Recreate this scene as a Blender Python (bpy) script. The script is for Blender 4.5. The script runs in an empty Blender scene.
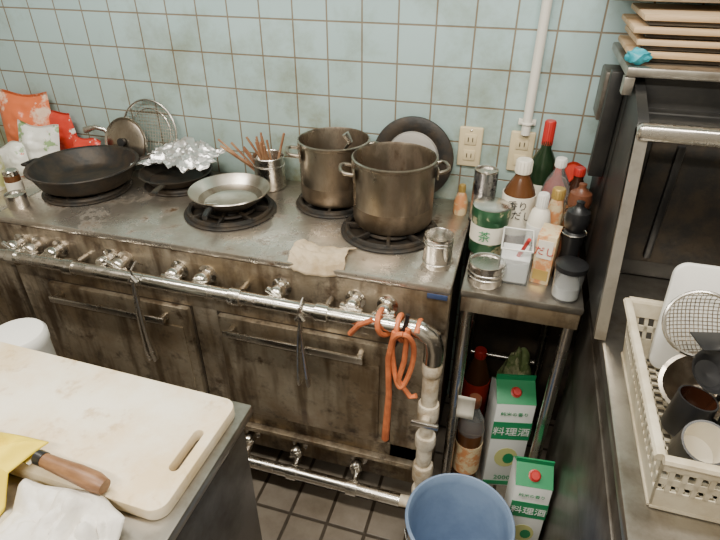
import bpy, bmesh, math, random
from mathutils import Vector, Matrix, noise
random.seed(7)
S=0.85; OZ=0.25
def W(p): return Vector((p[0]*S,p[1]*S,(p[2]+OZ)*S))
SC=bpy.context.scene
# ---------------------------------------------------------------- materials
def mat(name,col,rough=.5,metal=0.,col2=None,ns=8.,lo=.4,hi=.6,col3=None,ns3=40.,lo3=.55,hi3=.65,bump=0.,bs=40.,trans=0.,rough2=None,stretch=None,spec=None,em=None,drip=None):
    m=bpy.data.materials.new(name); m.use_nodes=True; nt=m.node_tree; b=nt.nodes["Principled BSDF"]
    def rgb(c): return (c[0],c[1],c[2],1)
    b.inputs["Base Color"].default_value=rgb(col); b.inputs["Roughness"].default_value=rough; b.inputs["Metallic"].default_value=metal
    if trans: b.inputs["Transmission Weight"].default_value=trans; b.inputs["IOR"].default_value=1.3
    if spec is not None: b.inputs["Specular IOR Level"].default_value=spec
    if em: b.inputs["Emission Color"].default_value=rgb(col); b.inputs["Emission Strength"].default_value=em
    tc=nt.nodes.new("ShaderNodeTexCoord"); mp=nt.nodes.new("ShaderNodeMapping"); nt.links.new(tc.outputs["Object"],mp.inputs[0])
    if stretch: mp.inputs["Scale"].default_value=stretch
    last=None
    def nz(scale,lo,hi,det=6,mpn=None,mx=1.):
        n=nt.nodes.new("ShaderNodeTexNoise"); n.inputs["Scale"].default_value=scale; n.inputs["Detail"].default_value=det; n.inputs["Roughness"].default_value=.65
        nt.links.new((mpn or mp).outputs[0],n.inputs["Vector"])
        r=nt.nodes.new("ShaderNodeMapRange"); r.inputs[1].default_value=lo; r.inputs[2].default_value=hi; r.inputs[4].default_value=mx
        nt.links.new(n.outputs["Fac"],r.inputs[0]); return r.outputs[0]
    def over(f,c):
        nonlocal last
        mx=nt.nodes.new("ShaderNodeMix"); mx.data_type='RGBA'; nt.links.new(f,mx.inputs[0])
        if last: nt.links.new(last,mx.inputs[6])
        else: mx.inputs[6].default_value=rgb(col)
        mx.inputs[7].default_value=rgb(c); last=mx.outputs[2]
    if col2:
        f=nz(ns,lo,hi); over(f,col2)
        if rough2 is not None:
            rr=nt.nodes.new("ShaderNodeMapRange"); rr.inputs[3].default_value=rough; rr.inputs[4].default_value=rough2
            nt.links.new(f,rr.inputs[0]); nt.links.new(rr.outputs[0],b.inputs["Roughness"])
    if drip:
        m2=nt.nodes.new("ShaderNodeMapping"); m2.inputs["Scale"].default_value=(1,1,.16); nt.links.new(tc.outputs["Object"],m2.inputs[0])
        over(nz(drip[1],drip[2],drip[3],3,m2,.75),drip[0])
    if col3:
        f=nz(ns3,lo3,hi3); over(f,col3)
        if metal>.4:
            mm=nt.nodes.new("ShaderNodeMapRange"); mm.inputs[3].default_value=metal; mm.inputs[4].default_value=.15
            nt.links.new(f,mm.inputs[0]); nt.links.new(mm.outputs[0],b.inputs["Metallic"])
    if last: nt.links.new(last,b.inputs["Base Color"])
    if bump:
        n=nt.nodes.new("ShaderNodeTexNoise"); n.inputs["Scale"].default_value=bs; n.inputs["Detail"].default_value=4
        nt.links.new(mp.outputs[0],n.inputs["Vector"])
        bp=nt.nodes.new("ShaderNodeBump"); bp.inputs["Strength"].default_value=bump; bp.inputs["Distance"].default_value=.004
        nt.links.new(n.outputs["Fac"],bp.inputs["Height"]); nt.links.new(bp.outputs[0],b.inputs["Normal"])
    return m
def tilemat(name,c1,c2,grout,stain,sx,sz,off,axes,mortar=.035,rough=.25,stainlo=.5,grad=None):
    m=bpy.data.materials.new(name); m.use_nodes=True; nt=m.node_tree; b=nt.nodes["Principled BSDF"]
    g=nt.nodes.new("ShaderNodeNewGeometry"); sp=nt.nodes.new("ShaderNodeSeparateXYZ"); nt.links.new(g.outputs["Position"],sp.inputs[0])
    cb=nt.nodes.new("ShaderNodeCombineXYZ")
    for i,a in enumerate(axes):
        ad=nt.nodes.new("ShaderNodeMath"); ad.operation='ADD'; ad.inputs[1].default_value=off[i]; nt.links.new(sp.outputs[a],ad.inputs[0])
        dv=nt.nodes.new("ShaderNodeMath"); dv.operation='DIVIDE'; dv.inputs[1].default_value=(sx,sz)[i]; nt.links.new(ad.outputs[0],dv.inputs[0])
        nt.links.new(dv.outputs[0],cb.inputs[i])
    br=nt.nodes.new("ShaderNodeTexBrick"); br.offset=0; br.squash=1
    br.inputs["Scale"].default_value=1; br.inputs["Brick Width"].default_value=1; br.inputs["Row Height"].default_value=1
    br.inputs["Mortar Size"].default_value=mortar; br.inputs["Mortar Smooth"].default_value=.3; br.inputs["Bias"].default_value=0
    br.inputs["Color1"].default_value=(*c1,1); br.inputs["Color2"].default_value=(*c2,1); br.inputs["Mortar"].default_value=(*grout,1)
    nt.links.new(cb.outputs[0],br.inputs["Vector"])
    n=nt.nodes.new("ShaderNodeTexNoise"); n.inputs["Scale"].default_value=3.5; n.inputs["Detail"].default_value=8; n.inputs["Roughness"].default_value=.7
    nt.links.new(g.outputs["Position"],n.inputs["Vector"])
    r=nt.nodes.new("ShaderNodeMapRange"); r.inputs[1].default_value=stainlo; r.inputs[2].default_value=stainlo+.25; r.inputs[4].default_value=.6
    nt.links.new(n.outputs["Fac"],r.inputs[0]); fac=r.outputs[0]
    if grad:
        gr=nt.nodes.new("ShaderNodeMapRange"); gr.inputs[1].default_value=grad[0]; gr.inputs[2].default_value=grad[1]; gr.inputs[3].default_value=.75; gr.inputs[4].default_value=0
        nt.links.new(sp.outputs["Z"],gr.inputs[0])
        ad=nt.nodes.new("ShaderNodeMath"); ad.operation='ADD'; ad.use_clamp=True; nt.links.new(fac,ad.inputs[0])
        ml=nt.nodes.new("ShaderNodeMath"); ml.operation='MULTIPLY'; nt.links.new(n.outputs["Fac"],ml.inputs[0]); nt.links.new(gr.outputs[0],ml.inputs[1])
        m2=nt.nodes.new("ShaderNodeMath"); m2.operation='MULTIPLY'; m2.inputs[1].default_value=1.7; nt.links.new(ml.outputs[0],m2.inputs[0])
        nt.links.new(m2.outputs[0],ad.inputs[1]); fac=ad.outputs[0]
    mx=nt.nodes.new("ShaderNodeMix"); mx.data_type='RGBA'; nt.links.new(fac,mx.inputs[0]); nt.links.new(br.outputs["Color"],mx.inputs[6]); mx.inputs[7].default_value=(*stain,1)
    mx.blend_type='MULTIPLY'
    nt.links.new(mx.outputs[2],b.inputs["Base Color"]); b.inputs["Roughness"].default_value=rough
    bp=nt.nodes.new("ShaderNodeBump"); bp.inputs["Strength"].default_value=.5; bp.inputs["Distance"].default_value=.003; bp.invert=True
    nt.links.new(br.outputs["Fac"],bp.inputs["Height"]); nt.links.new(bp.outputs[0],b.inputs["Normal"])
    return m
M={}
M['steeltop']=mat("steel_top",(.60,.55,.48),.24,.88,(.36,.30,.23),5,.42,.68,(.08,.045,.02),14,.54,.68,.08,25,rough2=.48)
M['front']=mat("grimy_front",(.48,.42,.33),.34,.72,(.24,.18,.11),4,.35,.62,(.045,.026,.012),13,.48,.65,.2,45,rough2=.55,drip=((.08,.045,.02),17,.47,.64))
M['door']=mat("oven_door",(.48,.42,.32),.3,.72,(.25,.185,.115),3.5,.35,.62,(.045,.026,.012),16,.51,.67,.2,50,rough2=.5,drip=((.085,.048,.02),15,.47,.64))
M['dark']=mat("dark_grime_shade",(.03,.024,.018),.7,.2,(.06,.042,.025),12)  # grime on the range, also painted shade under the table and between boards
M['pipe']=mat("chrome_pipe",(.78,.75,.69),.2,1.,(.42,.33,.23),14,.5,.74,(.12,.07,.035),30,.62,.74,rough2=.5)
M['steel']=mat("brushed_steel",(.66,.63,.58),.25,1.,(.42,.37,.30),9,.5,.8,rough2=.4)
M['potsteel']=mat("used_pot_steel",(.47,.42,.35),.25,1.,(.24,.19,.14),7,.38,.62,(.05,.03,.015),14,.56,.72,rough2=.42,stretch=(1,1,.45))
M['potbase']=mat("burnt_pot_base",(.12,.09,.06),.4,.8,(.28,.22,.16),9,.45,.65)
M['pansteel']=mat("pan_steel",(.74,.70,.62),.28,1.,(.46,.37,.27),10,.5,.75)
M['iron']=mat("cast_iron",(.020,.019,.018),.5,.3,(.045,.033,.022),20,bump=.3,bs=60)
M['blackmatte']=mat("black_plastic",(.013,.013,.014),.35)
M['blackrub']=mat("black_machine",(.014,.014,.014),.42,.2,(.03,.028,.025),9)
M['tape']=mat("white_pipe_tape",(.72,.64,.50),.7,0,(.36,.26,.15),16,.45,.68,bump=.5,bs=50)
M['orange']=mat("orange_hose",(.70,.20,.07),.5,0,(.42,.11,.04),16)
M['board']=mat("cutting_board",(.80,.74,.60),.5,0,(.68,.53,.31),5,.42,.66,(.48,.33,.16),22,.57,.75,.08,80)
M['whitepl']=mat("white_plastic",(.76,.75,.70),.4)
M['cream']=mat("cream_plastic",(.60,.54,.41),.45,0,(.42,.35,.23),10,.44,.68)
M['blue']=mat("blue_bucket",(.22,.31,.46),.42,0,(.16,.23,.36),5)
M['greencart']=mat("green_print",(.02,.26,.10),.4)
M['whitecart']=mat("white_carton",(.76,.78,.74),.4)
M['red']=mat("red_plastic",(.5,.03,.025),.35)
M['yellow']=mat("yellow_cloth",(.85,.64,.03),.7,bump=.2)
M['cloth']=mat("white_cloth",(.74,.71,.65),.85,0,(.60,.54,.45),8,.45,.7,bump=.3,bs=120)
M['dishcloth']=mat("beige_cloth",(.58,.47,.32),.9,0,(.38,.28,.16),12,.42,.66,bump=.4,bs=120)
M['wood']=mat("knife_wood",(.24,.12,.055),.45,0,(.15,.07,.03),12,stretch=(1,6,6))
M['boardwood']=mat("board_wood",(.58,.42,.26),.6,0,(.45,.29,.15),10,stretch=(.3,3,3))
M['bamboo']=mat("chopstick_wood",(.24,.10,.05),.5,0,(.40,.23,.12),10)
M['foil']=mat("aluminium_foil",(.86,.86,.85),.36,.9)
M['clear']=mat("clear_plastic",(.93,.95,.95),.12,0,trans=.9)
M['salt']=mat("salt",(.88,.88,.86),.9,bump=.3)
M['soy']=mat("dark_sauce",(.035,.012,.006),.15)
M['brownsauce']=mat("brown_sauce",(.10,.04,.015),.2)
M['wine']=mat("green_glass",(.012,.028,.012),.08)
M['label']=mat("label_cream",(.76,.71,.60),.5)
M['labelred']=mat("label_orange",(.62,.26,.10),.5,0,(.70,.56,.34),25,.45,.55)
M['gold']=mat("gold_print",(.55,.38,.12),.4,.5)
M['greencan']=mat("green_can",(.03,.11,.05),.35,.3,(.55,.5,.3),18,.56,.6)
M['silvercan']=mat("silver_can",(.62,.62,.64),.25,.9,(.08,.07,.09),16,.5,.56)
M['bagred']=mat("red_bag",(.60,.05,.03),.25,0,(.80,.76,.70),5,.56,.58)
M['bagwhite']=mat("white_bag",(.76,.76,.70),.28,0,(.25,.38,.17),6,.54,.56,(.70,.14,.07),7,.58,.60)
M['bagyellow']=mat("yellow_bag",(.58,.58,.24),.35,0,(.80,.78,.62),8,.5,.56)
M['bagorange']=mat("orange_bag",(.72,.17,.06),.25,0,(.84,.62,.46),3.5,.52,.56,(.86,.84,.78),5,.60,.62)
M['outlet']=mat("outlet_ivory",(.66,.55,.34),.45)
M['pvc']=mat("pvc_white",(.78,.75,.67),.45)
M['teal']=mat("teal_plastic",(.02,.30,.38),.4)
M['navy']=mat("navy_plate",(.03,.05,.12),.4)
M['mirror']=mat("lid_steel",(.74,.71,.66),.42,.85)
M['pepper']=mat("peppermill_brown",(.14,.05,.025),.35)
M['darksteel']=mat("counter_side",(.17,.155,.135),.4,.7,(.07,.055,.04),7,.4,.65)  # dark steel of cabinet sides and the machine's bracket box
M['rtop']=mat("steel_counter",(.44,.41,.36),.32,.9,(.22,.19,.15),7,.42,.66)
M['ceiling']=mat("ceiling_paint",(.64,.62,.57),.8)
M['paint']=mat("wall_paint",(.46,.43,.38),.7)
M['greenbag']=mat("green_bag",(.12,.16,.06),.4,0,(.35,.35,.2),14,.52,.6)
M['lamp']=mat("lamp_glow",(1,.98,.93),.5,em=3)
M['walltile']=tilemat("wall_tile",(.46,.63,.65),(.42,.59,.605),(.26,.22,.165),(.50,.39,.24),.112,.112,(.05,.03),("X","Z"),mortar=.027,grad=(.85,1.42),stainlo=.50,rough=.2)
M['floortile']=tilemat("floor_tile",(.21,.18,.145),(.17,.145,.115),(.04,.03,.02),(.32,.24,.15),.13,.13,(.02,.05),("X","Y"),mortar=.05,rough=.35,stainlo=.42)
# ---------------------------------------------------------------- builder
class B:
    def __init__(s,name): s.name=name; s.v=[]; s.f=[]; s.mi=[]; s.sm=[]; s.mats=[]
    def m(s,k):
        if k not in s.mats: s.mats.append(k)
        return s.mats.index(k)
    def add(s,vs,fs,k,smooth=True,T=None):
        o=len(s.v)
        for p in vs:
            p=Vector(p); s.v.append(T@p if T is not None else p)
        i=s.m(k)
        for f in fs: s.f.append([a+o for a in f]); s.mi.append(i); s.sm.append(smooth)
    def box(s,a,b,k,bev=.004,T=None,seg=1):
        bm=bmesh.new(); bmesh.ops.create_cube(bm,size=1)
        sz=[b[i]-a[i] for i in range(3)]; c=[(b[i]+a[i])/2 for i in range(3)]
        for v in bm.verts: v.co=Vector((v.co.x*sz[0]+c[0],v.co.y*sz[1]+c[1],v.co.z*sz[2]+c[2]))
        if bev>0: bmesh.ops.bevel(bm,geom=bm.edges[:],offset=min(bev,min(sz)*.45),segments=seg+1,affect='EDGES',profile=.5)
        bm.verts.index_update(); s.add([v.co.copy() for v in bm.verts],[[v.index for v in f.verts] for f in bm.faces],k,False,T); bm.free()
    def lathe(s,prof,k,c=(0,0,0),seg=40,T=None,mats=None,arc=None):
        vs=[];fs={}
        n=len(prof); C=Vector(c)
        for (r,z) in prof:
            for j in range(seg):
                a=2*math.pi*j/seg; vs.append(C+Vector((r*math.cos(a),r*math.sin(a),z)))
        for i in range(n-1):
            kk=mats[i] if mats else k
            L=fs.setdefault(kk,[])
            for j in range(seg):
                j2=(j+1)%seg; L.append([i*seg+j,i*seg+j2,(i+1)*seg+j2,(i+1)*seg+j])
        o=len(s.v)
        for p in vs: s.v.append(T@p if T is not None else p)
        for kk,L in fs.items():
            i=s.m(kk)
            for f in L: s.f.append([a+o for a in f]); s.mi.append(i); s.sm.append(True)
    def tube(s,pts,r,k,seg=10,closed=False,T=None,cap=True,flat=None):
        pts=[Vector(p) for p in pts]; n=len(pts); vs=[]; fs=[]
        rs=r if isinstance(r,(list,tuple)) else [r]*n
        up=None
        for i,p in enumerate(pts):
            if closed: t=pts[(i+1)%n]-pts[i-1]
            else: t=pts[min(i+1,n-1)]-pts[max(i-1,0)]
            t.normalize()
            if up is None: up=Vector((0,0,1)) if abs(t.z)<.9 else Vector((1,0,0))
            x=(up-t*up.dot(t)); x.normalize(); y=t.cross(x); up=x
            for j in range(seg):
                a=2*math.pi*j/seg; fx=1 if not flat else flat
                vs.append(p+x*math.cos(a)*rs[i]*fx+y*math.sin(a)*rs[i])
        m=n if closed else n-1
        for i in range(m):
            for j in range(seg):
                i2=(i+1)%n; j2=(j+1)%seg
                fs.append([i*seg+j,i*seg+j2,i2*seg+j2,i2*seg+j])
        if cap and not closed:
            fs.append(list(range(seg))[::-1]); fs.append([(n-1)*seg+j for j in range(seg)])
        s.add(vs,fs,k,True,T)
    def ring(s,R,r,k,c=(0,0,0),T=None,n=40,seg=8):
        s.tube([Vector(c)+Vector((R*math.cos(2*math.pi*i/n),R*math.sin(2*math.pi*i/n),0)) for i in range(n)],r,k,seg,True,T)
    def prism(s,poly,h,k,T=None,sm=False):
        n=len(poly); vs=[(p[0],p[1],0) for p in poly]+[(p[0],p[1],h) for p in poly]
        fs=[list(range(n))[::-1],[n+i for i in range(n)]]+[[i,(i+1)%n,n+(i+1)%n,n+i] for i in range(n)]
        s.add(vs,fs,k,sm,T)
    def grid(s,fn,nx,ny,k,smooth=True,T=None,thick=0):
        vs=[fn(i/nx,j/ny) for j in range(ny+1) for i in range(nx+1)]
        fs=[[j*(nx+1)+i,j*(nx+1)+i+1,(j+1)*(nx+1)+i+1,(j+1)*(nx+1)+i] for j in range(ny) for i in range(nx)]
        s.add(vs,fs,k,smooth,T)
    def blob(s,c,rad,k,amp=.25,fr=6,seed=0,sub=4,flat=True,zmin=None):
        bm=bmesh.new(); bmesh.ops.create_icosphere(bm,subdivisions=sub,radius=1)
        for v in bm.verts:
            d=v.co.normalized(); nn=noise.noise(d*fr*.4+Vector((seed,seed*2,0)))+.6*abs(noise.noise(d*fr+Vector((seed,0,seed))))
            q=1+amp*nn*2
            v.co=Vector((c[0]+d.x*rad[0]*q,c[1]+d.y*rad[1]*q,c[2]+d.z*rad[2]*q))
            if zmin is not None and v.co.z<zmin: v.co.z=zmin
        bm.verts.index_update(); s.add([v.co.copy() for v in bm.verts],[[v.index for v in f.verts] for f in bm.faces],k,not flat); bm.free()
    def pouch(s,w,h,t,k,T,seed=0):
        """pillow pack: base at z=0, width along x, sealed crimped top and bottom"""
        for sg in (-1,1):
            def fn(u,v,sg=sg):
                e=(math.sin(math.pi*min(1,max(0,(v-.06)/.88)))**.5 if .06<v<.94 else 0)*(math.sin(math.pi*u)**.6 if 0<u<1 else 0)
                x=(u-.5)*w*(1-.10*e*abs(v-.5)); n=noise.noise(Vector((u*5,v*6,seed+sg)))*.35+abs(noise.noise(Vector((u*9,v*9,seed*3+sg))))*.3
                return ((x),sg*t*.5*e*(1+n)+.004*math.sin(u*9+seed),v*h+.01*math.sin(u*6+seed)*v)
            s.grid(fn,22,26,k,True,T)
    def text(s,body,size,k,T,ls=1.0):
        cu=bpy.data.curves.new("t",'FONT'); cu.body=body; cu.size=size; cu.align_x='CENTER'; cu.space_line=ls; cu.extrude=.0004; cu.resolution_u=2
        o=bpy.data.objects.new("t",cu); SC.collection.objects.link(o)
        dg=bpy.context.evaluated_depsgraph_get(); dg.update(); me=o.evaluated_get(dg).to_mesh()
        s.add([v.co.copy() for v in me.vertices],[list(p.vertices) for p in me.polygons],k,False,T)
        o.evaluated_get(dg).to_mesh_clear(); bpy.data.objects.remove(o); bpy.data.curves.remove(cu)
    def done(s,solid=0,sub=0):
        P=[W(v) for v in s.v]
        lo=Vector([min(p[i] for p in P) for i in range(3)]); hi=Vector([max(p[i] for p in P) for i in range(3)])
        org=Vector(((lo.x+hi.x)/2,(lo.y+hi.y)/2,lo.z))
        me=bpy.data.meshes.new(s.name); me.from_pydata([p-org for p in P],[],s.f); 
        for k in s.mats: me.materials.append(M[k])
        for i,p in enumerate(me.polygons): p.material_index=s.mi[i]; p.use_smooth=s.sm[i]
        bm=bmesh.new(); bm.from_mesh(me); bmesh.ops.recalc_face_normals(bm,faces=bm.faces[:]); bm.to_mesh(me); bm.free()
        try: me.set_sharp_from_angle(angle=math.radians(42))
        except Exception: pass
        me.validate()
        o=bpy.data.objects.new(s.name,me); o.location=org; SC.collection.objects.link(o)
        if solid:
            q=o.modifiers.new("s",'SOLIDIFY'); q.thickness=solid
        return o
def TR(loc,rx=0,ry=0,rz=0):
    return Matrix.Translation(loc)@Matrix.Rotation(rz,4,'Z')@Matrix.Rotation(ry,4,'Y')@Matrix.Rotation(rx,4,'X')
def along_y(loc): return Matrix.Translation(loc)@Matrix.Rotation(math.radians(90),4,'X')
FL=-.25
# ---------------------------------------------------------------- room
def plane(name,a,b,k):
    o=B(name); o.box(a,b,k,0); return o.done()
plane("floor",(-3.4,-1.6,FL-.08),(1.75,2.1,FL),'floortile')
plane("wall_back",(-3.4,1.99,FL),(1.75,2.09,2.6),'walltile')
plane("wall_right",(1.65,-1.6,FL),(1.75,1.99,2.6),'paint')
plane("wall_left",(-3.4,-1.6,FL),(-3.3,1.99,2.6),'paint')
plane("wall_front",(-3.4,-1.7,FL),(1.75,-1.6,2.6),'paint')
plane("ceiling",(-3.4,-1.7,2.6),(1.75,2.09,2.68),'ceiling')
plane("shade_panel_1",(-.13,1.965,FL+.001),(1.3,1.988,.70),'dark')  # dark sheet added to paint the shade under the side table
# ---------------------------------------------------------------- stove
o=B("gas_range")
o.box((-1.84,1.35,.775),(-.12,1.985,.80),'steeltop',.006)
o.box((-1.84,1.352,.64),(-.12,1.40,.775),'front',.004)
o.box((-1.82,1.40,-.18),(-.14,1.97,.775),'dark',.0)
o.box((-1.84,1.365,.535),(-.12,1.41,.64),'front',.002)
for a,b in ((-1.84,-1.70),(-1.05,-.95),(-.29,-.12)): o.box((a,1.365,-.02),(b,1.41,.54),'front',.003)
o.box((-1.84,1.365,-.02),(-.12,1.41,.05),'front',.003)
o.box((-1.84,1.385,-.18),(-.12,1.42,-.02),'front',.003)
o.box((-1.84,1.34,-.045),(-.12,1.375,-.02),'front',.003)
for a,b in ((-1.69,-1.06),(-.94,-.30)):
    o.box((a-.008,1.3655,.052),(b+.008,1.412,.538),'dark',0)
    o.box((a,1.345,.06),(b,1.40,.53),'door',.008)
    o.box((a+.03,1.338,.09),(b-.03,1.35,.445),'door',.004)
    hz=.488; o.box((a+.04,1.30,hz-.014),(b-.08,1.312,hz+.014),'steel',.004)
    for hx in (a+.055,b-.105): o.box((hx,1.308,hz-.012),(hx+.02,1.35,hz+.012),'pipe',.002)
for x in (-1.80,-1.0,-.17):
    o.tube([(x,1.45,-.18),(x,1.45,FL)],.022,'steel')
    o.tube([(x,1.9,-.18),(x,1.9,FL)],.022,'steel')
def knob(o,x,z,y=1.352,big=1,rot=0):
    T=along_y((x,y,z))
    o.lathe([(0,0),(.034*big,0),(.034*big,.006),(.020*big,.010),(.018*big,.03),(.026*big,.034),(.027*big,.055),(.022*big,.062),(0,.062)],'pipe',T=T,seg=20)
    o.box((-.038*big,-.009,.045),(.038*big,.009,.066),'pipe',.006,T=T@Matrix.Rotation(rot,4,'Z'))
for i,x in enumerate((-1.736,-1.655,-1.56,-1.337,-1.275,-1.056,-.947,-.671,-.416,-.311)): knob(o,x,.705,rot=.2*((i*37)%7-3))
for i,x in enumerate((-1.5,-1.2,-.885,-.67,-.415)): knob(o,x,-.10,1.385,rot=.3*i)
o.box((-.19,1.348,.755),(-.128,1.353,.772),'navy',.001)
def burner(cx,cy,R):
    z=.80
    o.lathe([(0,.002),(R*1.02,.002),(R*1.05,.006),(R*1.0,.012),(R*.93,.012),(R*.85,.003)],'iron',c=(cx,cy,z))
    o.ring(R*.92,.011,'iron',(cx,cy,z+.014)); o.ring(R*.55,.007,'iron',(cx,cy,z+.014))
    o.lathe([(0,.02),(R*.3,.02),(R*.33,.005)],'iron',c=(cx,cy,z),seg=24)
    for i in range(8):
        a=i*math.pi/4+.2
        o.box((R*.42,-.006,.006),(R*.97,.006,.026),'iron',.002,T=TR((cx,cy,z),rz=a))
BN=[(-1.66,1.655,.165),(-1.0,1.64,.165),(-.385,1.66,.165),(-1.33,1.82,.14),(-.65,1.82,.14)]
for b in BN: burner(*b)
o.done()
# ---------------------------------------------------------------- gas pipes
o=B("gas_pipe")
P=[(-1.95,1.27,.69),(-.20,1.27,.69),(-.165,1.27,.68),(-.147,1.27,.65),(-.145,1.27,.60),(-.145,1.27,-.08),(-.15,1.27,-.115),(-.17,1.27,-.135),(-.22,1.27,-.14),(-1.95,1.27,-.14)]
o.tube(P[:5],.023,'pipe',16); o.tube(P[4:],.023,'tape',16); o.tube([(-1.94,1.27,-.14),(-.22,1.27,-.14)],.0245,'pipe',16)
o.tube([(-.24,1.27,.692),(-.19,1.27,.692),(-.155,1.27,.672),(-.145,1.27,.63),(-.145,1.27,.58)],.031,'pipe',16)
for z0,z1,r in ((.53,.575,.032),(.40,.52,.027),(.33,.40,.036),(.20,.25,.036),(.11,.20,.028),(.02,.10,.037),(-.08,-.03,.034)):
    o.tube([(-.145,1.27,z0),(-.145,1.27,z0+.01),(-.145,1.27,z1-.01),(-.145,1.27,z1)],[r*.93,r,r,r*.93],'tape',12)
o.tube([(-.145,1.27,.365),(-.145,1.215,.365)],.014,'tape'); o.box((-.19,1.20,.355),(-.10,1.215,.375),'steel',.004)
for x in (-1.7,-1.45,-.8,-.5): o.tube([(x,1.27,.69),(x,1.35,.69)],.012,'pipe'); o.tube([(x-.02,1.27,.69),(x+.02,1.27,.69)],.03,'pipe',14)
for x in (-1.2,-.88,-.66,-.41): o.tube([(x,1.27,-.14),(x,1.383,-.12)],.013,'pipe'); o.tube([(x-.02,1.27,-.14),(x+.02,1.27,-.14)],.031,'pipe',14)
o.done()
# ---------------------------------------------------------------- tongs hanging
def tongs(x,z0,z1,w):
    o=B("kitchen_tongs")
    for sx in (-1,1):
        pts=[(x+sx*w*t*(1-.3*t)*.8,1.238-.012*math.sin(t*3),z0+(z1-z0)*t) for t in [i/8 for i in range(9)]]
        o.tube(pts,[.011,.011,.011,.011,.011,.012,.014,.018,.014],'steel',8,flat=.45)
    o.tube([(x-.012,1.238,z0),(x,1.238,z0+.02),(x+.012,1.238,z0)],.009,'steel')
    o.tube([(x,1.238,z0+.01),(x,1.240,z0+.045),(x,1.27,z0+.06),(x,1.30,z0+.03)],.004,'steel',6)
    o.done()
tongs(-1.165,.70,.36,.02); tongs(-.565,.67,.40,.03)
# orange hose
o=B("rubber_hose")
pts=[]
for i in range(60):
    t=i/59; a=t*2*math.pi*2.4
    pts.append((-.33+.16*t*.9+.012*math.cos(a),1.268+.036*math.cos(a),.70+.036*math.sin(a)-.02*t))
o.tube(pts,.0085,'orange',8)
o.tube([(-.40,1.235,.655),(-.37,1.23,.70),(-.33,1.232,.725)],.009,'orange',8)
pts=[]
for i in range(41):
    a=2*math.pi*i/40
    pts.append((-.232+.032*math.sin(a)*(1+.3*math.cos(a)),1.225-.008*math.cos(a*2),.60+.105*math.cos(a)))
o.tube(pts,.0085,'orange',8)
o.tube([(-.26,1.228,.70),(-.275,1.222,.6),(-.268,1.22,.45),(-.272,1.222,.33),(-.275,1.222,.24)],[.0085,.009,.010,.012,.013],'orange',8)
o.tube([(-.22,1.228,.72),(-.225,1.222,.6),(-.24,1.22,.52),(-.20,1.22,.46),(-.18,1.22,.47)],.0085,'orange',8)
o.done()
o=B("metal_hook"); o.tube([(-.225,1.243,.76),(-.23,1.238,.72),(-.26,1.238,.64)],.007,'blackmatte',8); o.done()
# ---------------------------------------------------------------- stockpots
def stockpot(cx,cy,z0,r,h,ladle,hang):
    o=B("stockpot")
    pr=[(0,0),(r*.96,0),(r,.012),(r,h*.30),(r,h-.012),(r*1.035,h-.008),(r*1.04,h),(r*1.0,h+.003),(r*.975,h-.006),(r*.97,.02),(r*.9,.01),(0,.01)]
    o.lathe(pr,'potsteel',c=(cx,cy,z0),seg=56,mats=['potbase']*3+['potsteel']*8)
    o.lathe([(0,h*.5),(r*.96,h*.5)],'soy',c=(cx,cy,z0),seg=40)
    for sg in (0,math.pi):
        a=hang+sg; T=TR((cx,cy,z0+h*.80),rz=a)
        o.tube([(r-.002,-.045,0),(r+.03,-.045,.006),(r+.042,-.03,.008),(r+.045,0,.008),(r+.042,.03,.008),(r+.03,.045,.006),(r-.002,.045,0)],.007,'potsteel',10,T=T)
        for y in (-.045,.045): o.box((r-.003,y-.015,-.02),(r+.004,y+.015,.02),'potsteel',.003,T=T)
    o.done()
stockpot(-.385,1.70,.828,.140,.232,False,.35)
stockpot(-.648,1.835,.828,.130,.225,False,math.radians(205))
o=B("soup_ladle")
o.tube([(-.66,1.80,.97),(-.60,1.775,1.02),(-.558,1.755,1.075),(-.575,1.75,1.105)],[.008,.008,.011,.014],'steel',8,flat=.5)
o.blob((-.67,1.80,.965),(.03,.03,.015),'steel',0,1,0,2,False); o.done()
# middle silver pan
o=B("frying_pan")
c=(-1.0,1.65,.828)
o.lathe([(0,0),(.085,0),(.13,.035),(.152,.058),(.150,.061),(.136,.048),(.118,.028),(.098,.010),(.085,.004),(0,.004)],'pansteel',c=c,seg=56,mats=['pansteel']*6+['potsteel','pansteel','pansteel'])  # darker inner band puts shade into the bowl so it looks deep
o.tube([(-1.0,1.51,.872),(-.99,1.46,.872),(-.985,1.44,.868)],[.010,.012,.010],'blackmatte',10)
o.tube([(-1.02,1.515,.885),(-1.0,1.48,.90),(-.975,1.515,.885)],.004,'steel',6)
o.done()
# wok
o=B("iron_frying_pan")
c=(-1.66,1.665,.828)
o.lathe([(0,0),(.15,0),(.175,.015),(.205,.075),(.214,.08),(.212,.084),(.200,.080),(.168,.02),(.145,.008),(0,.008)],'iron',c=c,seg=56)
o.tube([(-1.50,1.79,.895),(-1.455,1.83,.905),(-1.42,1.86,.905)],[.012,.014,.012],'iron',8,flat=.6)
o.tube([(-1.86,1.62,.89),(-1.90,1.60,.9),(-1.895,1.66,.9),(-1.865,1.69,.895)],.008,'iron',8)
o.done()
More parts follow.
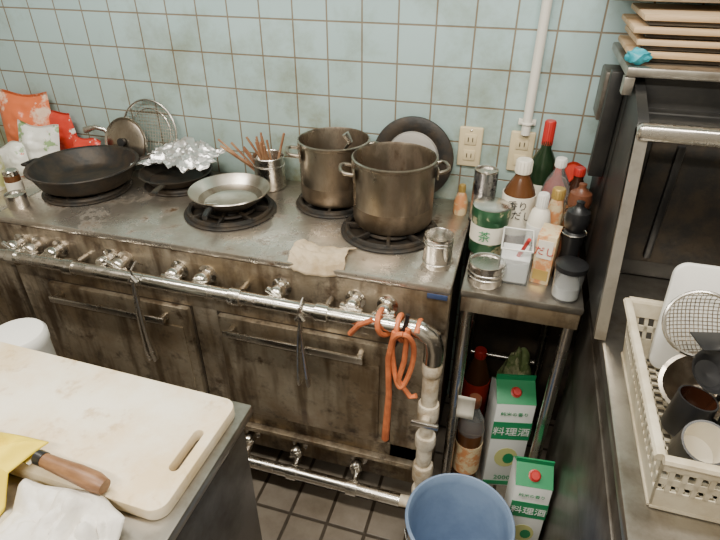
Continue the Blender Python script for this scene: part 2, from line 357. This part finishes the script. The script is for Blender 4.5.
# black pan with foil
o=B("iron_skillet")
c=(-1.33,1.80,.828)
o.lathe([(0,0),(.11,0),(.145,.035),(.15,.038),(.142,.038),(.107,.006),(0,.006)],'iron',c=c,seg=44)
o.tube([(-1.30,1.66,.858),(-1.285,1.60,.866),(-1.27,1.555,.87)],[.013,.013,.014],'iron',8,flat=.55)
o.done()
o=B("aluminium_foil_sheet")
def ff(u,v):
    x=-1.50+.37*u; y=1.735+.18*v
    n=noise.noise(Vector((x*20,y*20,1)))*.022+abs(noise.noise(Vector((x*60,y*55,5))))*.02+abs(noise.noise(Vector((x*110,y*100,7))))*.008
    hx=.893+.04*math.sin(u*3.1)*v*.9+.045*u
    dx=noise.noise(Vector((u*9,v*9,9)))*.02
    return (x+dx,y+dx*.6+.03*math.sin(u*6),hx+n-.015*(1-v))
o.grid(ff,60,40,'foil',False); o.done(solid=.0012)
# chopsticks cup
o=B("chopstick_cup")
c=(-.95,1.895,.80)
o.lathe([(0,0),(.058,0),(.062,.004),(.062,.13),(.066,.135),(.064,.138),(.059,.132),(.058,.01),(0,.01)],'steel',c=c,seg=32)
o.ring(.0625,.003,'steel',(c[0],c[1],c[2]+.10),n=32,seg=6)
for i in range(18):
    a=random.random()*6.28; r=.045; tx=random.uniform(-.10,.04); 
    if i<5: tx=-.12-.03*i
    b=Vector((c[0]+r*math.cos(a)*.4,c[1]+r*math.sin(a)*.4,.83)); e=Vector((c[0]+tx*.9,c[1]+random.uniform(-.05,.03),.985+random.uniform(-.03,.04)))
    o.tube([b,e],[.0035,.005],'bamboo',6)
o.tube([(c[0]+.02,c[1],.85),(c[0]+.085,c[1]-.02,1.04)],.005,'bamboo',6)
o.done()
# ---------------------------------------------------------------- things leaning on the wall
o=B("wire_skimmer")
T=TR((-1.53,1.945,.965),rx=math.radians(78))
R=.132
o.ring(R,.0045,'steel',T=T,n=44,seg=8); o.ring(R*.72,.0025,'steel',(0,0,-.012),T=T,n=36,seg=5)
for i in range(-9,10):
    d=i*.0138; h=math.sqrt(max(0,R*R-d*d))
    dz=lambda q:-.02*(1-(q*q+d*d)/(R*R))
    pts=[(d,q,dz(q)) for q in [h*k/4 for k in range(-4,5)]]
    o.tube(pts,.0011,'potsteel',4,T=T); o.tube([(p[1],p[0],p[2]) for p in pts],.0011,'potsteel',4,T=T)
o.tube([(.06,-.11,0),(.11,-.14,.0),(.13,-.155,.01)],.006,'steel',8,T=T)
o.done()
o=B("saucepan_lid")
T=TR((-1.645,1.915,.915),rx=math.radians(72))
o.lathe([(0,.012),(.05,.010),(.085,.004),(.095,0),(.105,.004),(.108,0),(.10,-.004),(0,.004)],'potsteel',T=T,seg=44)
o.lathe([(0,.035),(.018,.032),(.018,.02),(.008,.018),(.008,.010)],'blackmatte',T=T,seg=16)
o.done()
o=B("wok_lid")
T=TR((-.372,1.942,.966),rx=math.radians(81))
o.lathe([(0,.012),(.098,.010),(.103,.004),(.112,.008),(.145,.006),(.155,.002),(.157,-.004),(.145,-.002),(0,.004)],'iron',T=T,seg=56,mats=['mirror','mirror','iron','iron','iron','iron','iron','iron'])
o.lathe([(0,.03),(.022,.028),(.024,.02),(.01,.018),(.01,.010)],'blackmatte',T=T,seg=16)
o.done()
# outlet plates
def plate(name,x,z,k):
    o=B(name); o.box((x-.043,1.977,z-.075),(x+.043,1.992,z+.075),k,.006,seg=2)
    for dz in (-.03,.03):
        o.box((x-.022,1.973,z+dz-.02),(x+.022,1.979,z+dz+.02),'outlet',.003)
        for dx in (-.008,.008): o.box((x+dx-.0015,1.9715,z+dz-.008),(x+dx+.0015,1.975,z+dz+.008),'blackmatte',0)
    o.lathe([(0,.002),(.004,.001),(.005,0)],'steel',T=along_y((x,1.977,z+.062)),seg=10)
    o.done()
plate("wall_outlet",-.164,1.02,'outlet'); plate("wall_switch_plate",.02,1.02,'outlet')
o=B("conduit_pipe")
o.tube([(.025,1.965,1.09),(.025,1.965,2.59)],.016,'pvc',14)
for z in (1.13,1.55,2.0): o.ring(.018,.004,'pvc',(.025,1.965,z),n=20,seg=6); o.box((-.005,1.975,z-.01),(.055,1.99,z+.01),'pvc',.002)
o.done()
# ---------------------------------------------------------------- cloth on the range
o=B("dishcloth")
def cf(u,v):
    x=-.665+.19*u+.02*v; y=1.352+.14*v-.015*u
    z=.807+.014*abs(noise.noise(Vector((x*22,y*18,3))))+.004*abs(noise.noise(Vector((x*60,y*50,8))))+.010*math.sin(v*3.1)*(.4+.6*u)
    if .42<v<.60: z+=.006*math.sin((v-.42)/.18*math.pi)
    if v<.12: z-=.03*(.12-v)/.12
    return (x+.012*math.sin(v*5+1)+.004*math.sin(v*14),y-.016*math.sin(u*4)+.003*math.sin(u*15),z)
o.grid(cf,44,32,'dishcloth'); o.done(solid=.004)
# ---------------------------------------------------------------- small cans & bottles
def can(name,c,r,h,body,rim='steel',open_=False,rings=(),tab=False):
    o=B(name)
    o.lathe([(0,0),(r*.94,0),(r,.006),(r,h-.006),(r*1.02,h-.003),(r*1.0,h)]+([(r*.95,h-.003),(r*.94,.01),(0,.01)] if open_ else [(r*.93,h-.001),(r*.91,h-.007),(0,h-.007)]),body,c=c,seg=36,
       mats=[rim,rim,body,rim,rim,rim,rim,rim])
    for z in rings: o.ring(r*1.005,.0022,rim,(c[0],c[1],c[2]+z),n=36,seg=5)
    if tab: o.box((c[0]-.008,c[1]-.02,c[2]+h-.007),(c[0]+.008,c[1]+.004,c[2]+h-.003),'steel',.002)
    return o
TZ=.78
o=can("steel_cup",(-.185,1.475,.80),.045,.11,'steel',open_=True,rings=(.095,.085,.02)); o.done()
o=can("tin_can",(-.03,1.455,TZ),.054,.072,'steel',rings=(.03,.045)); o.done()
o=can("green_tea_can",(-.045,1.655,TZ),.06,.16,'greencan',tab=False)
o.lathe([(0,.172),(.055,.172),(.0615,.168),(.0625,.135),(.0615,.133)],'greencan',c=(-.045,1.655,TZ),seg=36,mats=['steel','steel','greencan','greencan'])
o.lathe([(.0605,.05),(.0612,.05),(.0612,.11),(.0605,.11)],'label',c=(-.045,1.655,TZ),seg=36); o.text("茶",.04,'greencart',Matrix.Translation((-.055,1.592,TZ+.065))@Matrix.Rotation(math.pi/2,4,'X')); o.done()
o=can("beer_can",(-.085,1.84,TZ+.02),.042,.195,'silvercan',tab=True); o.lathe([(0,0),(.045,0),(.045,.02),(0,.02)],'blackmatte',c=(-.085,1.84,TZ),seg=24); o.done()
def bottle(name,c,prof,k,mats=None,lab=None,labk='label',cap=None,capk='red',txt=None,txtk='blackmatte',ts=.04):
    o=B(name); o.lathe([(r,z) for r,z in prof],k,c=c,seg=32,mats=mats)
    if lab: r,z0,z1=lab; o.lathe([(r-.001,z0),(r+.0012,z0),(r+.0012,z1),(r-.001,z1)],labk,c=c,seg=32)
    if cap:
        r,z0,z1=cap; o.lathe([(r*.98,z0),(r,z0+.002),(r,z1-.003),(r*.9,z1),(0,z1)],capk,c=c,seg=20)
        for i in range(16):
            a=i*math.pi/8; o.tube([(c[0]+r*math.cos(a),c[1]+r*math.sin(a),c[2]+z0+.003),(c[0]+r*math.cos(a),c[1]+r*math.sin(a),c[2]+z1-.004)],.0012,capk,4)
    if txt and lab:
        T=Matrix.Translation((c[0],c[1]-lab[0]-.003,c[2]+lab[2]-ts*1.1))@Matrix.Rotation(math.pi/2,4,'X')
        o.text(txt,ts,txtk,T)
    return o
bottle("dashi_bottle",(.035,1.74,TZ),[(0,0),(.048,0),(.053,.008),(.053,.17),(.047,.20),(.026,.24),(.022,.25),(.022,.28),(0,.28)],'brownsauce',lab=(.0535,.04,.185),cap=(.026,.255,.30),capk='label',txt="香り\n白だし",ts=.034).done()
bottle("wine_bottle",(.10,1.90,TZ),[(0,0),(.043,0),(.046,.008),(.046,.22),(.04,.25),(.018,.29),(.016,.38),(0,.38)],'wine',lab=(.046,.06,.17),cap=(.0175,.30,.385),capk='red').done()
bottle("plastic_bottle",(.15,1.80,TZ),[(0,0),(.042,0),(.047,.008),(.047,.06),(.043,.07),(.047,.08),(.047,.18),(.035,.22),(.016,.255),(.016,.27),(0,.27)],'clear',cap=(.018,.265,.295),capk='whitepl').done()
bottle("soy_sauce_bottle",(.215,1.82,TZ),[(0,0),(.036,0),(.038,.008),(.038,.16),(.03,.20),(.016,.22),(.016,.24),(0,.24)],'soy',lab=(.0385,.04,.14),labk='labelred',cap=(.018,.235,.262),capk='red').done()
bottle("mayonnaise_bottle",(.108,1.66,TZ),[(0,0),(.03,0),(.036,.01),(.036,.13),(.028,.165),(.012,.18),(0,.18)],'label',lab=(.0365,.03,.12),labk='whitepl',cap=(.017,.175,.225),capk='whitepl').done()
bottle("seasoning_bottle",(.155,1.715,TZ),[(0,0),(.024,0),(.026,.01),(.026,.15),(.02,.18),(.018,.2),(0,.2)],'labelred',cap=(.02,.19,.225),capk='gold').done()
bottle("condiment_bottle",(-.165,1.87,.80),[(0,0),(.024,0),(.026,.008),(.026,.05),(.018,.075),(.01,.09),(0,.09)],'labelred',cap=(.012,.085,.115),capk='gold').done()
def mill(name,c,k,s):
    o=B(name); pr=[(0,0),(.03,0),(.032,.01),(.026,.04),(.021,.08),(.026,.115),(.029,.13),(.02,.137),(.027,.15),(.031,.17),(.027,.19),(.012,.2),(.009,.207),(.01,.215),(0,.218)]
    o.lathe([(r*s,z*s) for r,z in pr],k,c=c,seg=28); o.ring(.03*s,.002,'steel',(c[0],c[1],c[2]+.133*s),n=28,seg=5); o.done()
mill("wooden_pepper_mill",(.218,1.69,TZ),'pepper',1.2); mill("pepper_mill",(.205,1.55,TZ),'blackmatte',1.2)
o=B("plastic_seasoning_jar"); c=(.205,1.435,TZ)
o.lathe([(0,0),(.036,0),(.039,.005),(.043,.10),(.045,.102),(.043,.104),(.040,.10),(.036,.008),(0,.008)],'clear',c=c,seg=32)
o.lathe([(0,.009),(.034,.009),(.036,.045),(0,.045)],'salt',c=c,seg=28)
o.lathe([(.044,.10),(.046,.10),(.046,.115),(.03,.122),(0,.122)],'blackmatte',c=c,seg=28); o.done()
o=B("salt_container"); x0,x1,y0,y1=.005,.095,1.46,1.60
for a,b in (((x0,y0,TZ),(x1,y1,TZ+.004)),((x0,y0,TZ),(x0+.003,y1,TZ+.12)),((x1-.003,y0,TZ),(x1,y1,TZ+.12)),((x0,y0,TZ),(x1,y0+.003,TZ+.12)),((x0,y1-.003,TZ),(x1,y1,TZ+.12))): o.box(a,b,'clear',.001)
o.box((x0+.004,y0+.004,TZ+.005),(x1-.004,y1-.004,TZ+.07),'salt',.004)
o.tube([(x0,y0,TZ+.12),(x1,y0,TZ+.12),(x1,y1,TZ+.12),(x0,y1,TZ+.12)],.003,'whitepl',6,True)
o.tube([(x0+.05,y0+.05,TZ+.06),(x0+.07,y0+.03,TZ+.13),(x0+.075,y0+.02,TZ+.15)],.006,'red',8); o.done()
o=B("seasoning_carton"); T=TR((.138,1.53,TZ),rz=-.2)
o.box((-.028,-.045,0),(.028,.045,.165),'labelred',.002,T=T); o.box((-.022,-.0465,.09),(.022,-.0445,.15),'label',0,T=T); o.box((-.022,-.0465,.015),(.022,-.0445,.05),'gold',0,T=T)
o.text("だし",.03,'red',T@Matrix.Translation((0,-.048,.105))@Matrix.Rotation(math.pi/2,4,'X')); o.done()
o=B("seasoning_pouch"); o.pouch(.09,.24,.03,'bagred',TR((.19,1.91,TZ+.001),rx=.03,rz=.1),4); o.done()
# ---------------------------------------------------------------- side table
o=B("steel_side_table")
o.box((-.095,1.385,.755),(.26,1.96,.78),'rtop',.006); 
for x in (-.07,.235):
    for y in (1.42,1.93): o.tube([(x,y,.756),(x,y,FL)],.019,'steel',14)
o.tube([(-.07,1.93,.1),(.235,1.93,.1)],.012,'steel'); o.box((-.09,1.388,.70),(.255,1.395,.756),'front',.002)
o.done()
# ---------------------------------------------------------------- cartons on the floor
def carton(cx,cy,rz,w=.072,h=.47):
    o=B("cooking_sake_carton"); T=TR((cx,cy,FL),rz=rz); q=w/.072
    o.box((-w,-w,0),(w,w,h),'whitecart',.004,T=T)
    vs=[(-w,-w,h),(w,-w,h),(w,w,h),(-w,w,h),(-w,0,h+.055*q),(w,0,h+.055*q),(-w,-.003,h+.08*q),(w,-.003,h+.08*q),(w,.003,h+.08*q),(-w,.003,h+.08*q)]
    o.add(vs,[[0,1,5,4],[2,3,4,5],[4,5,7,6],[5,4,9,8],[6,7,8,9]],'greencart',False,T); o.add(vs,[[0,4,3],[1,2,5]],'whitecart',False,T)
    for f in (0,math.pi/2):
        T2=T@Matrix.Rotation(f,4,'Z')
        def TT_(z,e=.003): return T2@Matrix.Translation((0,-w-e,z))@Matrix.Rotation(math.pi/2,4,'X')
        o.box((-w*.99,-w-.0012,h*.60),(w*.99,-w+.001,h*.80),'greencart',0,T=T2)
        o.box((-w*.99,-w-.0012,h*.02),(w*.99,-w+.001,h*.07),'greencart',0,T=T2)
        o.text("料理酒",.047*q,'whitecart',TT_(h*.66)); o.text("純米の香り",.021*q,'greencart',TT_(h*.88)); o.text("2000",.034*q,'greencart',TT_(h*.10))
        o.prism([(.045*q*math.cos(a/16*6.283),.055*q*math.sin(a/16*6.283)) for a in range(16)],.001,'bagyellow',TT_(h*.38,.001))
        o.prism([(.022*q*math.cos(a/12*6.283)+.01,.03*q*math.sin(a/12*6.283)) for a in range(12)],.0015,'greencart',TT_(h*.37,.001))
    T3=T@Matrix.Translation((0,-w*.5,h+.027*q))@Matrix.Rotation(math.radians(37),4,'X')
    o.lathe([(.02,0),(.02,.004),(.016,.005),(.016,.018),(.013,.021),(0,.021)],'red',T=T3,seg=20)
    o.done()
carton(.132,1.60,.22); carton(.222,1.30,.1,.060,.40)
o=bottle("cooking_sauce_bottle",(-.002,1.50,FL),[(0,0),(.048,0),(.052,.01),(.052,.16),(.048,.18),(.052,.20),(.052,.33),(.045,.38),(.02,.44),(.02,.47),(0,.47)],'brownsauce',mats=['brownsauce']*6+['clear']*4,lab=(.0525,.12,.27),labk='labelred',cap=(.023,.455,.495),capk='pepper'); o.done()
o=bottle("vinegar_bottle",(-.01,1.82,FL),[(0,0),(.05,0),(.055,.01),(.055,.33),(.03,.4),(.02,.43),(0,.43)],'brownsauce',lab=(.056,.1,.3),labk='bagred',cap=(.024,.42,.46),capk='red'); o.done()
o=B("vegetable_bag"); o.blob((.145,1.82,FL+.24),(.07,.06,.23),'greenbag',.15,6,8,4,True,FL); o.done()
o=B("paper_tag"); o.grid(lambda u,v:(-.060+.06*u,1.39+.008*math.sin(v*4),.24+.11*v),3,6,'label'); o.done(solid=.001)
# ---------------------------------------------------------------- bucket
o=B("bucket"); c=(.008,1.085,FL); h=.36
o.lathe([(0,0),(.12,0),(.125,.006),(.160,h-.03),(.163,h-.01),(.169,h-.012),(.171,h),(.164,h+.003),(.157,h-.01),(.154,h-.03),(.118,.012),(0,.012)],'blue',c=c,seg=56)
o.ring(.169,.005,'blue',(c[0],c[1],c[2]+h-.002),n=56,seg=8)
o.tube([(c[0]+.175*math.cos(a),c[1]+.175*math.sin(a),c[2]+h-.03-.04*abs(math.sin(a-.3))) for a in [3.5+math.pi*i/20 for i in range(21)]],.003,'steel',6)
o.done()
# ---------------------------------------------------------------- left worktop beyond range & items
o=B("side_worktop"); o.box((-3.2,1.35,.76),(-1.86,1.985,.79),'steeltop',.005); o.box((-3.2,1.37,FL),(-1.87,1.97,.76),'front',.003); o.done()
def pouch(name,w,h,t,k,loc,rx,ry,rz,seed):
    o=B(name); o.pouch(w,h,t,k,TR(loc,rx=rx,ry=ry,rz=rz),seed); o.done()
pouch("snack_bag",.26,.30,.09,'bagorange',(-2.16,1.90,.792),-.12,0,.15,1)
pouch("snack_bag",.19,.20,.07,'bagwhite',(-2.03,1.79,.792),-.25,.1,.2,2)
pouch("snack_bag",.15,.14,.05,'bagred',(-1.84,1.84,.80),-.35,.15,-.1,3)
pouch("snack_bag",.13,.14,.05,'bagwhite',(-2.06,1.70,.792),-.3,-.2,.3,4)
pouch("snack_bag",.17,.22,.05,'bagred',(-1.99,1.93,.792),-.05,-.15,0,5)
o=B("faucet"); o.lathe([(0,0),(.03,0),(.03,.01),(.016,.02),(.016,.12),(0,.125)],'pipe',c=(-1.73,1.95,.80),seg=20)
o.tube([(-1.73,1.95,.915),(-1.76,1.94,.955),(-1.80,1.93,.965),(-1.85,1.92,.95)],[.012,.011,.011,.016],'pipe',10); o.done()
bottle("dish_soap_bottle",(-2.06,1.58,.79),[(0,0),(.05,0),(.055,.01),(.055,.12),(.045,.17),(.018,.2),(.018,.22),(0,.22)],'bagyellow',cap=(.02,.21,.25),capk='whitepl').done()
bottle("spice_jar",(-1.92,1.55,.79),[(0,0),(.03,0),(.03,.08),(.026,.09),(0,.09)],'brownsauce',lab=(.0305,.02,.06),labk='label',cap=(.029,.085,.105),capk='pipe').done()
o=can("steel_canister",(-1.80,1.44,.80),.038,.055,'steel'); o.done()
# ---------------------------------------------------------------- left prep table with board
TT=.82
o=B("prep_table")
o.box((-2.2,-.6,.79),(-.468,.745,TT),'rtop',.006); o.box((-2.18,-.58,.05),(-.485,.725,.79),'darksteel',.004); 
for y in (-.5,.68): o.tube([(-.52,y,.06),(-.52,y,FL)],.022,'steel'); o.tube([(-2.1,y,.06),(-2.1,y,FL)],.022,'steel')
o.done()
def rrect(x0,y0,x1,y1,r,n=8):
    P=[]
    for cx,cy,a0 in ((x1-r,y1-r,0),(x0+r,y1-r,90),(x0+r,y0+r,180),(x1-r,y0+r,270)):
        for i in range(n+1):
            a=math.radians(a0+90*i/n); P.append((cx+r*math.cos(a),cy+r*math.sin(a)))
    return P
def board(name,x0,y0,x1,y1,t,T,k,slot=None,r=.03):
    """rounded slab, optional hand slot; bevelled rims"""
    o=B(name); bm=bmesh.new(); loops=[rrect(x0,y0,x1,y1,r)]
    if slot: loops.append(rrect(*slot,min(slot[2]-slot[0],slot[3]-slot[1])*.49))
    es=[]
    for L in loops:
        vs=[bm.verts.new((p[0],p[1],0)) for p in L]
        for i in range(len(vs)): es.append(bm.edges.new((vs[i],vs[(i+1)%len(vs)])))
    bmesh.ops.triangle_fill(bm,use_beauty=True,edges=es)
    g=bmesh.ops.extrude_face_region(bm,geom=bm.faces[:]); 
    for e in g['geom']:
        if isinstance(e,bmesh.types.BMVert): e.co.z+=t
    bm.normal_update()
    sh=[e for e in bm.edges if len(e.link_faces)==2 and e.calc_face_angle(0)>1.2]
    bmesh.ops.bevel(bm,geom=sh,offset=.004,segments=2,affect='EDGES',profile=.5)
    bm.verts.index_update()
    o.add([v.co.copy() for v in bm.verts],[[v.index for v in f.verts] for f in bm.faces],k,False,T); bm.free()
    return o
board("cutting_board",-.75,-.135,0,.145,.03,TR((-.488,.575,TT+.001),rz=-.02),'board',slot=(-.043,-.05,-.024,.05)).done()
o=B("kitchen_knife"); T=TR((-.60,.447,TT+.055),rz=math.radians(174),ry=-.02)
o.tube([(0,0,0),(.02,0,.002),(.06,0,.003),(.10,0,0),(.145,0,-.001)],[.014,.018,.017,.015,.013],'wood',12,T=T)
o.tube([(.143,0,0),(.16,0,0)],.014,'blackmatte',12,T=T)
o.add([(.158,-.012,.001),(.158,.02,.001),(.29,.012,.001),(.33,-.012,.001),(.158,-.012,-.001),(.158,.02,-.001),(.29,.012,-.0005),(.33,-.012,-.001)],[[0,3,2,1],[4,5,6,7],[0,1,5,4],[1,2,6,5],[2,3,7,6],[3,0,4,7]],'steel',False,T); o.done()
def towel(name,x0,x1,y0,y1,z,k,amp,seed,fr=9,top=.034):
    o=B(name)
    def g(u,v):
        x=x0+(x1-x0)*u; y=y0+(y1-y0)*v
        e=min(u,1-u,v,1-v)*4; e=min(1,e)
        n=abs(noise.noise(Vector((x*fr,y*fr,seed))))+.5*abs(noise.noise(Vector((x*fr*2.3,y*fr*2.3,seed))))
        w=.03*noise.noise(Vector((x*7,y*7,seed+4)))
        zb=z+top*min(1,max(0,(y+w-.385)/.03))
        return (x+w,y+w,zb+e*(amp*.4+amp*1.5*n))
    o.grid(g,56,44,k); return o.done(solid=.003)
towel("white_towel",-.765,-.53,.24,.425,TT+.003,'cloth',.04,2,16)
towel("yellow_cloth",-.98,-.768,.28,.485,TT+.003,'yellow',.045,5,14,.062)
o=B("plastic_pail"); c=(-1.22,.832,FL); h=1.03
o.lathe([(0,0),(.055,0),(.06,.01),(.072,h-.04),(.075,h-.035),(.075,h-.01),(.068,h),(.05,h+.004),(0,h+.005)],'whitepl',c=c,seg=44)
o.done()
# ---------------------------------------------------------------- right counter, machine
o=B("steel_counter")
o.box((.29,-.2,.765),(1.6,1.60,.80),'rtop',.008); o.box((.30,-.18,FL+.05),(1.58,1.58,.765),'darksteel',.004)
o.box((.292,.60,.45),(.302,1.56,.70),'darksteel',.004)
for x in (.33,1.5):
    for y in (-.1,1.5): o.tube([(x,y,FL),(x,y,FL+.06)],.02,'steel')
o.done()
o=B("dishwasher")
X0,X1=.27,1.3
o.box((X0,1.62,.803),(X1,1.93,1.385),'blackrub',.01)
o.box((X0-.03,1.56,1.385),(X1,1.95,1.41),'rtop',.006)
o.box((X0-.03,1.56,1.34),(X0-.005,1.60,1.385),'rtop',.003)
for x in (X0,X1-.03):
    T=Matrix.Translation((x,0,0))@Matrix(((0,0,1,0),(1,0,0,0),(0,1,0,0),(0,0,0,1)))
    o.prism([(1.25,.803),(1.64,.803),(1.64,1.385),(1.56,1.36),(1.42,1.32),(1.40,1.29)],.025,'blackrub',T=T)
    o.prism([(1.222,.803),(1.245,.803),(1.425,1.30),(1.40,1.30)],.028,'rtop',T=T)
o.box((X0,1.385,1.275),(X1,1.43,1.315),'steel',.012,seg=2)
o.box((X0+.02,1.42,1.295),(X1,1.50,1.315),'blackrub',.004)
o.box((X0+.03,1.58,.803),(X1-.03,1.625,1.30),'blackrub',.01)
o.box((X0+.08,1.572,.86),(X1-.08,1.582,1.24),'iron',.006)
for x in (X0+.14,X1-.2): o.box((x,1.555,.88),(x+.02,1.575,1.22),'blackmatte',.004)
o.box((X0-.055,1.74,1.22),(X0-.002,1.86,1.36),'darksteel',.006)
o.box((X0-.045,1.70,1.06),(X0-.002,1.74,1.37),'blackrub',.004)
o.done()
o=B("wooden_cutting_boards_stack")
for i in range(4):
    z=1.412+i*.029; dx=[.0,.012,-.004,.015][i]
    o.box((.245+dx,1.62+dx*.5,z+.010),(.80+dx,1.90,z+.025),'boardwood',.004)
    o.box((.275,1.635,z),(.78,1.88,z+.011),'dark',0)  # dark filler painting the shade in the gaps between boards
o.done()
o=B("scouring_sponge"); o.blob((.262,1.590,1.431),(.028,.02,.018),'teal',.2,6,3,3,True,1.411); o.done()
o=B("wall_shelf"); o.box((.19,1.72,1.56),(1.5,1.985,1.58),'rtop',.004); o.box((.19,1.715,1.545),(1.5,1.73,1.585),'rtop',.003)
for x in (.9,1.3): o.box((x,1.75,1.48),(x+.01,1.985,1.555),'steel',.002)
o.done()
# ---------------------------------------------------------------- dish rack
o=B("dish_rack")
x0,x1,y0,y1,z0,z1=.335,.86,.74,1.18,.803,.95
tp=.018
def quadwall(a,b,n):
    a=Vector(a); b=Vector(b); cx=Vector(((x0+x1)/2,(y0+y1)/2,0))
    d=(b-a).normalized(); out=Vector((d.y,-d.x,0)); 
    if out.dot((a+b)/2-cx)<0: out=-out
    def P(s,h): return a+(b-a)*s+out*tp*h+Vector((0,0,z0+(z1-z0)*h)) + d*tp*h*(2*s-1)
    def slab(s0,s1,h0,h1,t=.004):
        q=[P(s0,h0),P(s1,h0),P(s1,h1),P(s0,h1)]; q2=[p-out*t for p in q]
        o.add(q+q2,[[0,1,2,3],[7,6,5,4],[0,4,5,1],[1,5,6,2],[2,6,7,3],[3,7,4,0]],'cream',False)
    slab(0,1,0,.36); slab(0,1,.50,.60); slab(0,1,.76,1.0,.006)
    for i in range(n+1):
        s=i/n; w=.2/n; slab(max(0,s-w),min(1,s+w),.34,.78)
    o.tube([P(0,1)+out*.004,P(1,1)+out*.004],.010,'cream',8,flat=.8)
quadwall((x0,y0,0),(x1,y0,0),26); quadwall((x0,y0,0),(x0,y1,0),22); quadwall((x0,y1,0),(x1,y1,0),26); quadwall((x1,y0,0),(x1,y1,0),22)
for i in range(23):
    x=x0+(x1-x0)*i/22; o.box((x-.004,y0,z0),(x+.004,y1,z0+.005),'cream',0)
for i in range(19):
    y=y0+(y1-y0)*i/18; o.box((x0,y-.004,z0),(x1,y+.004,z0+.005),'cream',0)
o.done()
# items in rack
board("chopping_board",-.20,0,.24,.27,.018,TR((.58,1.145,.812),rx=math.radians(80),rz=.0),'whitepl',r=.03).done()
o=B("wire_strainer"); T=TR((.425,1.06,1.005),rx=math.radians(62),ry=math.radians(-10))
R=.068; o.ring(R,.004,'steel',T=T,n=32)
for i in range(-8,9):
    d=i*.0083; h=math.sqrt(max(0,R*R-d*d)); pts=[(d,q,-.8*math.sqrt(max(0,R*R-d*d-q*q))) for q in [h*k/5 for k in range(-5,6)]]
    o.tube(pts,.001,'potsteel',4,T=T); o.tube([(p[1],p[0],p[2]) for p in pts],.001,'potsteel',4,T=T)
o.tube([(0,-R,0),(.01,-R-.06,0),(.02,-R-.12,0)],.006,'steel',8,T=T); o.done()
o=B("steel_bowl"); o.lathe([(0,0),(.03,0),(.06,.03),(.072,.07),(.076,.072),(.068,.07),(.055,.03),(.028,.005),(0,.005)],'potsteel',T=TR((.47,1.03,.835),rx=.4,ry=-.4),seg=36); o.done()
def mug(c,r,h,k,k2,rx,ry,name="coffee_mug",rz=0):
    o=B(name); T=TR(c,rx=rx,ry=ry,rz=rz)
    o.lathe([(0,0),(r*.9,0),(r,.006),(r,h),(r*.9,h),(r*.88,.01),(0,.01)],k,T=T,seg=32,mats=[k,k,k,k,k2,k2])
    o.tube([(r*.95,0,h*.8),(r*1.5,0,h*.78),(r*1.7,0,h*.5),(r*1.5,0,h*.22),(r*.95,0,h*.2)],.006,k,8,T=T); o.done()
mug((.410,.84,.85),.040,.10,'blackmatte','label',.5,-.1)
mug((.415,.935,.82),.038,.09,'blackmatte','soy',.1,.1,"black_cup",1.2)
mug((.50,.83,.84),.041,.10,'whitepl','whitepl',.9,.2,"white_mug",.5)
mug((.51,.92,.82),.038,.10,'blackmatte','blackmatte',.1,.1,"black_tumbler",2.2)
o=B("black_ladle"); T=TR((.445,1.0,.925))
o.lathe([(0,0),(.03,.006),(.045,.028),(.047,.03),(.042,.028),(.028,.009),(0,.004)],'blackmatte',T=T@TR((0,0,0),rx=.6,ry=.3),seg=28)
o.tube([(.03,0,.03),(.10,.03,.05),(.26,.05,.06)],[.009,.007,.008],'blackmatte',8,T=T,flat=.5); o.done()
o=B("spatula"); T=TR((.47,1.05,.975),rz=.25)
o.box((-.05,-.03,0),(.03,.03,.004),'blackmatte',.002,T=T); o.tube([(.03,0,.002),(.10,0,.015),(.28,0,.04)],[.007,.007,.009],'blackmatte',8,T=T); o.done()
o=can("steel_tumbler",(.60,.95,.82),.045,.12,'steel',open_=True); o.done()
o=B("tea_towel"); o.blob((.68,.84,.86),(.09,.06,.045),'cloth',.2,5,4,4,False,.812); o.done()
# ---------------------------------------------------------------- lights
def lampf(x,y,e):
    o=B("fluorescent_lamp"); o.box((x-.62,y-.09,2.55),(x+.62,y+.09,2.598),'ceiling',.01)
    for dy in (-.04,.04): o.tube([(x-.58,y+dy,2.53),(x+.58,y+dy,2.53)],.016,'lamp',12)
    ob=o.done()
    L=bpy.data.lights.new("tube_light",'AREA'); L.shape='RECTANGLE'; L.size=1.2*S; L.size_y=.16*S; L.energy=e; L.color=(1,.945,.84)
    l=bpy.data.objects.new("tube_light",L); l.location=W((x,y,2.49)); SC.collection.objects.link(l)
lampf(-1.4,.75,26); lampf(.2,.75,31); lampf(-.6,-.6,40)
w=bpy.data.worlds.new("w"); SC.world=w; w.use_nodes=True; w.node_tree.nodes["Background"].inputs[0].default_value=(.8,.8,.75,1); w.node_tree.nodes["Background"].inputs[1].default_value=.3
# ---------------------------------------------------------------- camera
th=math.radians(32.1); ya=math.radians(16.6)
fw=Vector((-math.sin(ya)*math.cos(th),math.cos(ya)*math.cos(th),-math.sin(th))); rt=Vector((math.cos(ya),math.sin(ya),0)); up=rt.cross(fw)
cam=bpy.data.cameras.new("camera"); cam.lens=27; cam.sensor_width=36; cam.clip_start=.02
co=bpy.data.objects.new("camera",cam); SC.collection.objects.link(co)
mw=Matrix((rt,up,-fw)).transposed().to_4x4(); mw.translation=W((0,0,1.7)); co.matrix_world=mw
SC.camera=co
